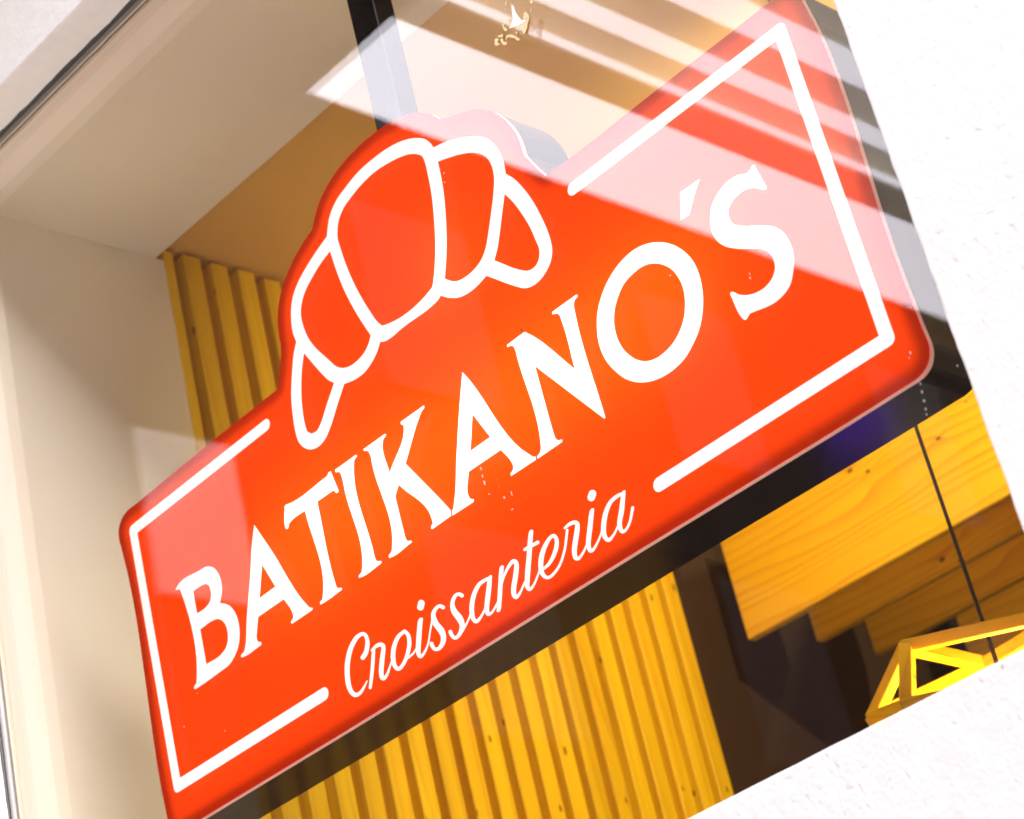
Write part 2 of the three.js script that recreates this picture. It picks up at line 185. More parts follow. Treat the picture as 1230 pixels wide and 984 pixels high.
const LETTERS = [[[1200,3801,1232,3821,1287,3846,1346,3862,1407,3870,1470,3870,1535,3866,1797,3831,1860,3826,1945,3823,1994,3815,2042,3802,2088,3783,2128,3760,2166,3732,2200,3700,2219,3678,2245,3640,2267,3600,2284,3558,2298,3514,2308,3469,2313,3423,2313,3379,2309,3334,2301,3290,2293,3262,2287,3245,2270,3211,2196,3099,2276,3057,2309,3037,2347,3010,2371,2990,2416,2948,2437,2922,2459,2891,2487,2840,2510,2788,2528,2730,2537,2687,2543,2645,2545,2601,2544,2543,2539,2494,2529,2445,2521,2413,2504,2366,2483,2319,2466,2289,2447,2261,2426,2235,2401,2209,2360,2175,2331,2154,2286,2127,2240,2103,2192,2085,2142,2071,2094,2065,1980,2063,1726,2053,1536,2048,1409,2047,1276,2050,1250,2075,1269,2108,1329,2129,1355,2200,1396,2341,1424,2486,1440,2633,1445,2782,1442,2932,1430,3083,1411,3234,1387,3383,1358,3531,1310,3745,1279,3764,1268,3770,1236,3774,1221,3779],[1617,3573,1746,3575,1809,3572,1906,3559,1930,3552,1952,3541,1974,3526,1994,3507,2010,3485,2021,3462,2027,3437,2031,3397,2031,3359,2028,3333,2018,3297,2013,3286,1999,3264,1982,3244,1962,3226,1952,3219,1931,3208,1908,3200,1860,3189,1813,3182,1765,3180,1620,3185],[1629,2907,1823,2916,1887,2916,1919,2914,2000,2904,2037,2897,2060,2891,2093,2876,2125,2857,2163,2826,2192,2795,2208,2771,2223,2747,2240,2709,2251,2669,2257,2628,2257,2572,2253,2530,2247,2502,2234,2461,2222,2437,2200,2406,2175,2378,2146,2354,2122,2340,2095,2330,2052,2319,1973,2303,1937,2300,1863,2299,1714,2311,1639,2314]],[[3298,3914,3182,3678,3136,3575,3102,3485,3040,3302,3003,3202,2948,3064,2803,2721,2748,2583,2721,2502,2671,2339,2642,2260,2624,2222,2603,2186,2562,2124,2470,2095,2474,2059,2507,2051,2553,2043,2598,2039,2644,2037,2690,2037,2877,2047,2969,2050,2977,2092,2910,2123,2894,2171,2891,2197,2896,2223,2905,2249,2923,2288,2955,2368,3011,2494,3647,2498,3675,2445,3719,2366,3746,2313,3767,2257,3775,2229,3782,2192,3788,2155,3771,2132,3762,2121,3752,2115,3705,2098,3720,2057,4211,2059,4225,2086,4173,2111,4162,2120,4153,2128,4054,2281,3989,2396,3929,2514,3874,2634,3821,2756,3670,3127,3618,3249,3562,3370],[3310,3237,3517,2766,3317,2761,3117,2755]],[[4074,3874,4085,3874,4097,3872,4145,3858,4236,3841,4329,3832,4422,3828,4516,3828,4610,3832,4892,3849,4986,3853,5080,3855,5125,3895,5172,3887,5252,3515,5222,3501,5202,3511,5192,3519,5183,3530,5156,3580,4761,3588,4764,3449,4765,3309,4762,2888,4763,2749,4767,2609,4775,2470,4787,2331,4808,2168,4811,2156,4817,2143,4833,2119,4907,2098,4909,2081,4911,2065,4657,2051,4530,2049,4407,2056,4402,2095,4467,2114,4498,2178,4545,2308,4571,2442,4580,2580,4575,2721,4560,2864,4539,3008,4494,3298,4477,3441,4468,3583,4400,3584,4262,3590,4194,3587,4161,3583,4127,3576,4068,3558,4027,3496,3985,3507,3979,3532,3973,3565,3973,3598,3977,3631,3984,3664,3993,3698,4026,3798,4044,3865]],[[5306,2069,5305,2099,5386,2127,5419,2205,5454,2323,5472,2443,5476,2566,5470,2691,5457,2817,5400,3199,5387,3325,5381,3450,5383,3583,5382,3627,5375,3722,5369,3747,5363,3760,5340,3796,5274,3816,5267,3862,5662,3863,5761,3863,5777,3831,5702,3807,5675,3736,5636,3601,5615,3463,5607,3322,5611,3180,5623,3036,5640,2891,5679,2601,5694,2457,5704,2314,5703,2238,5708,2201,5715,2174,5729,2135,5820,2094,5811,2063,5714,2059,5568,2047,5519,2045,5471,2044,5423,2047,5376,2053,5329,2063]],[[5935,3832,5938,3864,6431,3861,6447,3828,6373,3804,6348,3760,6329,3714,6318,3667,6314,3617,6315,3567,6320,3515,6343,3357,6348,3305,6351,3254,6401,3302,6456,3348,6629,3481,6683,3528,6731,3577,6771,3630,6802,3687,6822,3751,6828,3793,6779,3836,6786,3869,7304,3865,7301,3826,7246,3811,7233,3805,7222,3798,7138,3721,7085,3670,7035,3617,6986,3562,6796,3337,6700,3226,7149,2497,7274,2287,7354,2147,7339,2070,6932,2059,6923,2069,6914,2079,6922,2108,6967,2134,6967,2184,6956,2276,6930,2364,6890,2448,6840,2530,6783,2609,6593,2842,6534,2921,6481,3002,6361,2871,6375,2437,6385,2196,6392,2169,6408,2129,6489,2094,6487,2068,6391,2062,6246,2047,6198,2043,6150,2042,6102,2043,6055,2048,5988,2062,5982,2096,6061,2131,6087,2185,6130,2309,6152,2437,6158,2569,6151,2703,6135,2840,6068,3253,6052,3390,6046,3525,6052,3655,6050,3692,6047,3710,6035,3757,6025,3778,6017,3789,5998,3807,5988,3814,5976,3820]],[[8163,3942,8000,3583,7938,3437,7846,3217,7673,2787,7562,2470,7538,2408,7511,2346,7482,2286,7444,2217,7421,2169,7406,2149,7397,2141,7376,2130,7363,2060,7808,2053,7822,2089,7763,2123,7744,2177,7741,2191,7737,2223,7740,2254,7747,2286,7759,2317,7773,2349,7805,2412,7836,2475,7849,2507,8517,2505,8545,2454,8590,2378,8617,2327,8639,2274,8660,2199,8661,2187,8661,2175,8657,2162,8636,2124,8580,2099,8582,2061,9079,2057,9086,2103,9052,2116,9033,2132,8879,2321,8776,2483,8688,2655,8611,2834,8541,3019,8408,3393,8338,3578,8259,3758],[8165,3262,8383,2776,8175,2774,7967,2771]],[[9081,3834,9078,3869,9441,3873,9467,3847,9544,3762,9617,3673,9686,3581,9751,3485,9814,3388,9998,3092,10060,2994,10124,2898,10125,3055,10131,3290,10131,3446,10128,3524,10124,3602,10113,3733,10107,3758,10083,3803,9994,3835,9995,3872,10481,3870,10494,3835,10421,3812,10393,3766,10384,3742,10379,3704,10377,3652,10365,3475,10360,3312,10360,3148,10364,2984,10370,2820,10396,2327,10403,2163,10408,1999,10385,1994,10019,2522,9470,3314,9481,2618,9491,2259,9493,2222,9501,2172,9505,2160,9517,2138,9533,2118,9543,2110,9556,2104,9601,2097,9605,2060,9114,2054,9113,2091,9161,2106,9172,2112,9182,2119,9192,2129,9208,2153,9219,2178,9222,2190,9252,2375,9263,2508,9266,2643,9262,2777,9253,2913,9216,3320,9207,3455,9202,3590,9204,3685,9202,3712,9196,3754,9189,3781,9182,3792,9171,3802,9159,3811,9148,3818,9135,3822]],[[12006,3779,11952,3810,11915,3829,11877,3846,11838,3861,11776,3881,11732,3892,11688,3901,11644,3907,11600,3910,11551,3911,11476,3905,11427,3898,11379,3889,11330,3877,11279,3862,11230,3844,11181,3823,11134,3801,11088,3775,11043,3747,10999,3716,10957,3683,10917,3648,10882,3614,10835,3563,10805,3528,10778,3491,10753,3452,10731,3413,10712,3371,10695,3329,10679,3285,10660,3220,10640,3134,10634,3091,10629,3047,10627,2999,10628,2946,10636,2866,10646,2813,10658,2761,10666,2733,10685,2678,10708,2623,10734,2570,10789,2472,10828,2411,10856,2371,10886,2334,10918,2298,10976,2242,11018,2208,11062,2176,11108,2147,11151,2123,11193,2104,11235,2086,11278,2071,11344,2052,11429,2034,11505,2025,11580,2022,11655,2025,11735,2033,11776,2040,11816,2049,11874,2067,11932,2092,11969,2113,12006,2135,12096,2196,12133,2224,12168,2254,12218,2301,12247,2333,12271,2364,12316,2430,12357,2503,12377,2546,12396,2589,12420,2657,12444,2743,12459,2828,12468,2912,12470,2961,12470,3009,12465,3082,12455,3153,12445,3198,12432,3241,12417,3285,12400,3327,12364,3401,12346,3433,12317,3479,12262,3554,12225,3598,12199,3626,12144,3679,12085,3726,12054,3748],[11849,3545,11800,3571,11749,3592,11696,3608,11643,3616,11607,3618,11570,3617,11477,3609,11396,3597,11336,3581,11299,3567,11280,3557,11242,3534,11205,3508,11154,3463,11111,3420,11066,3368,11027,3312,11003,3267,10982,3220,10961,3155,10950,3107,10943,3041,10941,2992,10941,2955,10946,2890,10957,2827,10973,2765,10995,2705,11022,2648,11053,2593,11099,2527,11137,2482,11179,2441,11234,2398,11266,2377,11290,2365,11329,2347,11385,2329,11432,2319,11492,2312,11553,2313,11593,2316,11633,2321,11693,2333,11752,2351,11808,2374,11861,2403,11911,2437,11958,2475,11996,2513,12038,2563,12075,2618,12099,2662,12125,2722,12146,2788,12165,2864,12173,2922,12175,2978,12172,3034,12164,3089,12147,3161,12124,3230,12102,3280,12076,3326,12047,3368,12003,3420,11955,3467,11904,3509]],[[12558,4216,12889,4208,12903,4192,12850,4146,12794,4090,12742,4031,12668,3937,12594,3845,12456,3855,12443,3874]],[[13750,3885,13825,3489,13804,3464,13780,3476,13752,3494,13728,3517,13693,3555,13668,3578,13643,3595,13607,3615,13570,3632,13532,3645,13490,3652,13461,3654,13432,3654,13403,3652,13361,3646,13333,3640,13305,3632,13265,3615,13232,3594,13212,3579,13185,3551,13172,3531,13168,3520,13160,3482,13158,3457,13159,3431,13165,3392,13177,3355,13190,3331,13199,3320,13219,3298,13319,3218,13349,3198,13412,3160,13509,3108,13572,3071,13694,2987,13736,2952,13760,2927,13791,2890,13818,2850,13834,2823,13848,2794,13861,2765,13871,2734,13879,2703,13889,2655,13898,2588,13899,2520,13893,2458,13887,2429,13877,2386,13863,2344,13852,2318,13820,2256,13773,2178,13752,2147,13728,2120,13696,2094,13660,2072,13610,2049,13566,2034,13520,2024,13459,2016,13423,2015,13369,2018,13261,2033,13123,2067,13028,2085,12953,2041,12922,2051,12907,2077,12891,2115,12878,2154,12868,2195,12861,2236,12856,2277,12844,2404,12833,2487,12854,2506,12876,2493,12897,2478,12906,2468,12937,2426,12956,2407,12978,2389,13024,2357,13074,2330,13132,2306,13192,2289,13256,2279,13289,2277,13322,2277,13370,2282,13409,2292,13434,2301,13459,2311,13482,2324,13503,2339,13523,2356,13541,2375,13558,2396,13576,2429,13585,2454,13591,2481,13594,2508,13595,2534,13594,2560,13587,2599,13579,2624,13564,2661,13552,2683,13531,2716,13514,2736,13487,2764,13466,2784,13427,2811,13357,2851,13170,2964,13129,2993,13059,3046,13008,3089,12977,3120,12942,3165,12911,3210,12886,3258,12873,3292,12864,3317,12852,3371,12847,3425,12846,3444,12849,3483,12861,3541,12878,3597,12904,3661,12927,3705,12945,3733,12965,3758,13000,3790,13026,3808,13053,3825,13128,3865,13178,3887,13230,3904,13284,3915,13322,3918,13380,3917,13438,3910,13476,3902,13495,3895,13567,3860,13586,3852,13604,3847,13622,3845,13640,3847,13654,3850,13681,3859,13692,3866,13722,3893]]];
const SCRIPT = [[[4809,426,4779,430,4747,440,4719,455,4694,476,4671,501,4649,533,4632,566,4619,606,4610,648,4606,686,4605,726,4609,768,4616,821,4627,871,4642,928,4658,973,4673,1006,4690,1038,4734,1106,4774,1156,4797,1178,4824,1201,4851,1221,4887,1244,4924,1263,4954,1276,4982,1285,5012,1291,5042,1294,5069,1294,5114,1289,5149,1279,5182,1262,5210,1238,5222,1223,5233,1206,5248,1168,5255,1126,5254,1086,5249,1063,5239,1033,5225,1003,5209,976,5192,951,5179,936,5162,921,5144,911,5084,884,5067,883,5049,888,5037,894,5024,904,5015,916,5010,926,5009,936,5011,946,5017,953,5026,958,5079,981,5094,991,5107,1003,5126,1028,5148,1063,5163,1093,5172,1121,5175,1146,5174,1173,5168,1198,5158,1216,5149,1223,5134,1228,5109,1231,5084,1230,5042,1223,4999,1205,4942,1169,4894,1130,4859,1093,4824,1046,4789,988,4763,933,4745,881,4727,811,4715,743,4709,678,4711,628,4718,586,4731,548,4750,518,4767,501,4784,492,4814,486,4849,487,4887,497,4957,528,5039,573,5049,572,5057,563,5054,557,4999,505,4954,472,4922,452,4894,439,4869,431,4839,426]],[[6562,366,6532,371,6504,379,6477,393,6458,408,6441,428,6426,453,6408,493,6404,513,6408,538,6417,548,6427,551,6437,550,6449,547,6461,541,6472,531,6479,518,6481,511,6480,488,6500,441,6504,435,6509,432,6532,425,6544,425,6557,428,6587,442,6611,461,6628,486,6635,503,6641,526,6642,543,6638,563,6609,636,6563,723,6551,751,6544,773,6542,776,6492,706,6422,581,6403,551,6384,527,6349,491,6310,458,6267,431,6234,417,6207,412,6184,415,6162,425,6142,441,6129,458,6119,483,6114,511,6114,547,6084,534,6062,527,5964,509,5951,511,5937,519,5909,497,5876,473,5844,455,5814,441,5787,432,5759,426,5737,426,5712,430,5692,438,5674,448,5657,462,5640,481,5627,501,5616,523,5599,582,5509,481,5492,465,5472,450,5439,434,5412,426,5387,425,5362,433,5347,442,5334,453,5323,468,5315,486,5310,506,5308,528,5309,553,5313,578,5325,618,5350,676,5391,761,5449,861,5460,886,5464,903,5464,908,5452,917,5442,921,5414,928,5379,933,5342,933,5336,931,5335,923,5307,846,5255,713,5218,631,5159,516,5107,423,5102,420,5092,418,5072,424,5062,430,5055,438,5051,448,5051,456,5170,711,5259,926,5259,928,5248,936,5242,943,5241,951,5243,956,5302,977,5347,989,5382,991,5424,986,5467,974,5484,965,5504,952,5518,941,5530,928,5540,913,5545,898,5547,873,5540,841,5523,801,5475,703,5417,571,5407,541,5401,518,5398,496,5399,483,5419,488,5439,496,5469,514,5494,533,5559,593,5597,631,5599,633,5604,678,5616,716,5639,768,5662,806,5688,838,5722,871,5757,897,5799,921,5827,931,5864,939,5967,947,5979,946,5994,939,6008,928,6045,881,6065,848,6074,818,6078,781,6076,741,6067,701,6055,671,6035,636,6002,588,5967,548,5969,547,6017,553,6054,560,6087,574,6128,596,6149,653,6218,816,6253,891,6275,931,6287,945,6297,953,6317,962,6329,963,6342,961,6369,951,6381,938,6383,931,6383,923,6364,888,6317,783,6223,561,6209,523,6203,496,6200,468,6201,463,6204,462,6222,465,6242,472,6289,496,6336,531,6356,551,6371,568,6404,618,6464,728,6537,844,6541,878,6548,903,6559,923,6574,942,6594,957,6616,968,6647,980,6669,985,6697,987,6724,986,6749,981,6769,973,6799,952,6837,918,6842,908,6845,898,6843,888,6837,881,6829,878,6819,876,6809,877,6797,881,6779,893,6747,931,6737,934,6719,934,6692,927,6672,916,6657,906,6647,896,6640,886,6636,876,6634,863,6634,846,6637,818,6645,786,6654,758,6666,736,6717,648,6728,623,6739,591,6746,558,6749,533,6747,508,6741,481,6731,458,6715,433,6697,413,6674,396,6649,383,6619,372,6587,366],[5713,488,5719,486,5734,487,5764,494,5794,507,5822,524,5857,551,5889,582,5915,611,5945,653,5969,693,5983,723,5992,753,5998,783,6000,811,5998,838,5989,858,5972,883,5969,887,5967,887,5904,880,5877,873,5857,864,5829,847,5800,823,5774,796,5749,763,5730,731,5710,683,5697,643,5690,606,5687,571,5690,536,5699,508]],[[6389,1053,6362,1064,6338,1083,6323,1106,6320,1118,6320,1128,6324,1141,6364,1196,6372,1201,6384,1205,6397,1205,6411,1203,6424,1199,6439,1192,6463,1173,6477,1151,6481,1138,6481,1128,6477,1116,6442,1066,6437,1060,6427,1055,6417,1052,6404,1051]],[[6934,368,6909,373,6887,383,6867,396,6849,412,6831,441,6814,481,6805,508,6805,528,6807,538,6812,545,6819,550,6827,552,6847,549,6867,537,6874,528,6879,518,6880,511,6877,496,6896,443,6904,429,6917,424,6929,423,6944,427,6962,435,6979,445,7003,466,7025,496,7031,511,7035,526,7035,538,7032,553,7001,636,6963,711,6948,746,6942,766,6938,786,6938,828,6942,856,6948,878,6958,901,6972,922,6989,941,7013,961,7037,975,7059,984,7082,987,7109,986,7139,980,7162,973,7189,955,7227,921,7235,911,7239,898,7238,886,7229,877,7217,873,7202,874,7189,879,7177,888,7144,929,7127,933,7109,933,7089,926,7064,908,7044,885,7034,863,7031,841,7033,816,7039,788,7048,761,7059,738,7109,656,7120,633,7128,608,7135,578,7138,551,7138,528,7133,496,7134,494,7164,512,7197,535,7234,566,7267,598,7275,638,7284,671,7299,708,7313,738,7334,773,7355,801,7377,827,7402,851,7429,874,7459,895,7490,913,7522,928,7542,935,7569,940,7627,942,7699,938,7759,929,7777,934,7792,935,7812,930,7820,923,7824,916,7822,901,7814,878,7761,753,7729,686,7657,556,7645,528,7635,496,7630,466,7630,456,7632,453,7649,450,7662,451,7682,458,7709,472,7744,491,7812,537,7940,843,7969,908,7984,936,7997,953,8012,964,8029,968,8044,965,8059,957,8073,943,8076,933,8074,928,8067,921,8059,903,8027,828,8079,875,8124,908,8178,936,8204,946,8227,953,8242,954,8257,954,8272,951,8289,943,8313,923,8325,908,8333,893,8340,871,8342,846,8338,818,8329,791,8311,751,8280,691,8200,556,8186,523,8178,498,8175,476,8177,461,8202,467,8232,479,8262,495,8284,510,8352,568,8359,570,8372,569,8414,671,8512,881,8544,953,8512,956,8497,962,8489,968,8483,978,8481,986,8482,993,8487,999,8497,1003,8566,1001,8603,1083,8634,1143,8648,1163,8657,1173,8667,1180,8679,1185,8697,1185,8714,1178,8726,1166,8730,1158,8731,1151,8665,998,8669,996,8749,993,8762,991,8774,984,8785,973,8790,961,8789,951,8782,942,8769,938,8647,947,8643,946,8549,733,8477,576,8437,483,8435,463,8437,453,8439,449,8459,453,8477,459,8517,478,8544,496,8612,556,8659,601,8665,638,8674,673,8689,711,8707,748,8729,782,8755,813,8784,843,8815,868,8851,893,8897,919,8939,938,8977,950,9009,954,9039,952,9064,943,9086,928,9104,906,9116,878,9122,848,9122,813,9112,781,9097,748,9076,716,9049,685,9018,656,8974,625,8927,598,8889,580,8862,571,8829,566,8757,560,8744,563,8742,561,8744,531,8752,501,8762,481,8777,463,8792,453,8809,448,8832,447,8864,452,8902,461,8934,472,8982,493,9009,508,9029,523,9069,557,9119,611,9172,678,9193,713,9238,803,9289,898,9294,902,9304,902,9314,899,9321,893,9327,883,9327,873,9234,693,9198,636,9140,566,9108,533,9079,507,9052,484,9024,466,8992,448,8949,429,8909,415,8877,407,8837,401,8807,402,8775,411,8747,426,8717,451,8696,476,8678,511,8664,553,8662,554,8587,483,8548,451,8497,418,8476,408,8459,403,8439,401,8422,404,8399,416,8383,431,8370,451,8361,473,8357,496,8357,524,8289,465,8242,431,8209,413,8189,407,8169,407,8149,412,8129,424,8117,436,8107,448,8100,461,8093,478,8090,496,8089,513,8095,548,8108,583,8124,619,8199,743,8252,841,8263,871,8263,886,8259,896,8234,892,8197,880,8162,865,8129,847,8094,823,8054,793,8024,766,8004,743,7978,711,7895,511,7858,431,7837,398,7829,391,7819,385,7804,381,7787,384,7772,393,7762,406,7760,421,7766,428,7777,453,7783,468,7782,470,7724,436,7689,419,7654,410,7622,409,7607,412,7592,418,7579,426,7567,438,7560,448,7553,463,7550,478,7548,498,7547,500,7522,480,7487,456,7461,441,7429,426,7409,418,7389,413,7369,413,7354,416,7339,422,7325,431,7311,443,7299,458,7286,478,7278,496,7271,518,7267,542,7264,543,7177,477,7077,413,7064,410,7029,389,6994,375,6964,369],[7366,468,7382,468,7409,474,7434,482,7467,496,7499,513,7524,531,7539,543,7557,563,7562,571,7575,603,7599,653,7700,843,7724,886,7707,888,7619,885,7594,881,7572,873,7537,853,7510,833,7476,803,7447,772,7417,731,7393,688,7374,646,7359,598,7351,558,7348,526,7353,496,7359,479],[8748,601,8749,600,8772,603,8807,610,8829,617,8849,625,8879,643,8909,663,8964,708,8986,731,9009,758,9025,783,9040,811,9049,833,9053,851,9053,873,9049,893,9044,900,9024,900,9004,896,8979,886,8953,871,8920,848,8894,828,8867,804,8827,758,8795,711,8768,658,8754,623]],[[10219,393,10202,396,10184,402,10171,411,10157,424,10149,436,10142,453,10137,476,10134,499,10066,446,10007,413,9984,404,9967,400,9949,399,9929,404,9914,411,9898,423,9884,438,9871,458,9854,496,9848,521,9847,541,9844,545,9818,518,9787,491,9722,439,9689,419,9669,410,9649,403,9629,401,9609,403,9592,411,9578,421,9566,436,9558,453,9552,473,9549,498,9547,501,9510,471,9484,453,9447,431,9412,415,9389,409,9367,409,9347,414,9327,425,9312,437,9300,451,9292,466,9286,483,9284,501,9284,523,9288,551,9294,576,9304,606,9320,641,9341,678,9409,786,9450,861,9456,876,9458,888,9452,894,9434,903,9399,910,9352,913,9274,909,9264,913,9257,921,9254,931,9257,938,9262,941,9304,954,9342,962,9392,963,9432,958,9472,943,9500,926,9521,903,9528,891,9533,876,9534,858,9531,836,9524,816,9511,786,9477,721,9405,603,9382,556,9370,523,9363,493,9361,471,9364,460,9377,458,9399,461,9427,470,9454,482,9497,508,9552,552,9555,556,9564,583,9582,623,9652,758,9716,881,9739,918,9757,941,9776,953,9787,957,9797,957,9812,954,9827,946,9832,941,9835,933,9824,906,9722,696,9657,576,9637,533,9625,491,9623,471,9624,453,9624,451,9627,451,9647,453,9679,465,9721,488,9787,536,9814,561,9856,608,9869,649,9888,691,9913,736,9941,778,9969,812,9999,842,10034,870,10064,891,10094,907,10127,919,10157,927,10199,932,10252,935,10284,934,10314,927,10344,916,10359,925,10372,928,10387,927,10403,921,10408,916,10411,908,10407,893,10329,718,10297,656,10234,566,10219,538,10213,516,10209,491,10208,468,10211,446,10214,441,10227,439,10239,441,10254,445,10287,463,10320,491,10344,517,10363,543,10434,660,10442,663,10449,664,10464,658,10472,651,10476,643,10478,636,10477,629,10397,513,10373,483,10346,456,10314,430,10277,408,10249,397],[9944,453,9954,451,9977,454,10012,464,10032,472,10054,484,10089,508,10138,548,10146,578,10157,603,10175,633,10232,721,10315,876,10313,878,10298,881,10257,880,10214,877,10177,870,10149,860,10121,843,10096,823,10068,796,10034,758,10000,708,9975,666,9952,616,9935,568,9927,536,9925,508,9931,478]],[[9847,1043,9832,1047,9819,1052,9806,1061,9794,1071,9785,1083,9778,1096,9775,1108,9774,1121,9777,1131,9782,1140,9824,1186,9842,1195,9862,1196,9877,1192,9889,1187,9904,1178,9915,1168,9925,1156,9932,1143,9936,1131,9936,1118,9934,1108,9929,1098,9887,1053,9869,1044]]];
const FRAMES = [[[397.4,531.6],[37.0,526.0],[48.0,77.1],[411.9,75.8]],[[1089.6,534.0],[1471.7,534.0],[1475.0,73.3],[1095.9,72.3]]];
const TAPE = [[0,[[259,313],[288,267],[295,149],[325,40],[356,-45],[410,-59],[485,-95],[494,-111],[383,-96],[314,-84],[210,-46],[118,-11],[122,24],[165,43],[210,47],[231,158]]],[1,[[246,341],[276,298],[283,251],[256,303]]],[1,[[396,-56],[439,32],[473,25],[503,-40],[504,-103],[465,-89]]],[1,[[315,-103],[393,-109],[493,-117],[440,-168],[414,-224],[356,-269],[328,-243],[355,-206]]],[1,[[7,125],[59,126],[32,88],[58,32],[91,-4],[51,-13],[20,28],[21,77]]],[1,[[117,168],[161,121],[177,34],[146,7],[119,38],[127,108]]],[1,[[-122,23],[-16,-15],[-38,-61],[-91,-18]]],[1,[[-182,-2],[-144,2],[-103,-34],[-151,-68],[-105,-132],[-190,-97],[-197,-61]]],[1,[[-90,-62],[-35,-76],[-40,-135],[19,-183],[-12,-211],[-69,-158]]],[1,[[38,-78],[127,-120],[200,-213],[252,-299],[204,-290],[158,-207],[53,-121],[3,-141]]],[1,[[148,357],[183,420],[206,422],[181,370]]],[1,[[580,129],[615,128],[648,73],[597,72]]],[1,[[544,-26],[563,10],[579,-8],[563,-33]]],[1,[[122,300],[138,326],[145,315]]],[1,[[203,-134],[234,-150],[220,-196]]],[1,[[278,-219],[295,-212],[298,-233]]]];
const DRIPS = [[-0.2296,-0.1015,1.28,3.55],[-0.2298,-0.1127,1.53,3.32],[-0.2292,-0.1231,2.04,4.65],[-0.2257,-0.1418,1.39,1.43],[-0.2016,-0.1594,2.01,2.41],[-0.1873,-0.1605,1.25,4.91],[-0.1927,-0.1812,3.01,1.31],[0.2638,-0.0937,1.16,2.43],[0.265,-0.0884,0.7,2.43],[0.4338,-0.3463,1.73,2.45],[0.4326,-0.357,1.73,2.25],[0.4312,-0.3668,1.62,2.06],[0.4352,-0.3364,0.97,2.45],[0.43,-0.3731,1.08,1.87],[0.4858,-0.3414,1.72,1.49],[0.436,-0.2967,1.85,2.47],[0.4325,-0.3013,1.09,1.52],[-0.174,0.3513,1.09,2.36],[-0.1684,0.3405,1.9,1.18],[-0.1709,0.3264,0.81,2.82],[-0.8354,-0.2266,1.14,1.49],[-0.9263,-0.1824,1.02,1.91],[-0.8832,-0.1468,1.02,1.01],[0.1527,-0.0235,1.8,1.04],[-1.1072,-0.1766,1.06,2.12],[-1.0952,-0.2018,0.76,1.32]];

// ---------------------------------------------------------------- the shopfront: wall with the window opening
const XL = -1.1877, YT = 4.0695, XR = 0.740, YB = 2.303, ZO = 0.085;   // opening at the outer face; glass at z = 0
{
  const wavy = (a, b, n, k, amp) => { const r = []; for (let i = 0; i < n; i++) { const t = i / n; const x = a[0] + (b[0] - a[0]) * t, y = a[1] + (b[1] - a[1]) * t;
    const s = Math.min(1, 12 * Math.min(t, 1 - t)), d = amp * s * (0.0012 * N3(x * 60 + k, y * 55, k) + 0.0020 * N3(x * 17, y * 17 + k, k + 3));
    const L = Math.hypot(b[0] - a[0], b[1] - a[1]); r.push(new THREE.Vector2(x - d * (b[1] - a[1]) / L, y + d * (b[0] - a[0]) / L)); } return r; };
  const s = new THREE.Shape([[-7, -0.1], [5, -0.1], [5, 6.6], [-7, 6.6]].map(p => new THREE.Vector2(...p)));
  const c = [[XL, YB], [XR, YB], [XR, YT], [XL, YT]];
  const h = []; for (let i = 0; i < 4; i++) h.push(...wavy(c[i], c[(i + 1) % 4], 150, 3 + i, i ? 0.8 : 0.25));
  s.holes.push(new THREE.Path(h));
  const g = new THREE.ExtrudeGeometry(s, { depth: ZO - 0.004, bevelEnabled: true, bevelThickness: 0.004, bevelSize: 0.003, bevelSegments: 2 });
  const w = thing('plaster_wall', 'white rough plastered shop wall around the window opening', 'wall');
  g.translate(0, 0, 0); mesh('outer_plaster', g, M.plaster, w);
  // the wall's inner depth round the opening, painted
  const d = -0.512;
  mesh('soffit_lining', box(XL - 0.35, XR + 0.3, YT, YT + 0.3, d + 0.02, -0.001), M.lining, w);
  mesh('side_lining', box(XL - 0.35, XL, YB - 0.4, YT - 0.0005, d, -0.001, 'y'), M.lining, w);
  mesh('right_lining', box(XR + 0.004, XR + 0.3, YB - 0.4, YT - 0.0005, d, -0.001, 'y'), M.lining, w);
  mesh('sill_lining', box(XL + 0.0005, XR + 0.0035, YB - 0.4, YB - 0.004, d, -0.001), M.lining, w);
  mesh('plaster_patch', box(XL + 0.0003, XL + 0.0022, YB, YT - 0.003, -0.078, -0.018, 'y'), M.patch, w);
  mesh('plaster_patch', box(XL + 0.0022, XR, YT - 0.0022, YT - 0.0003, -0.088, -0.018), M.patch, w);
}
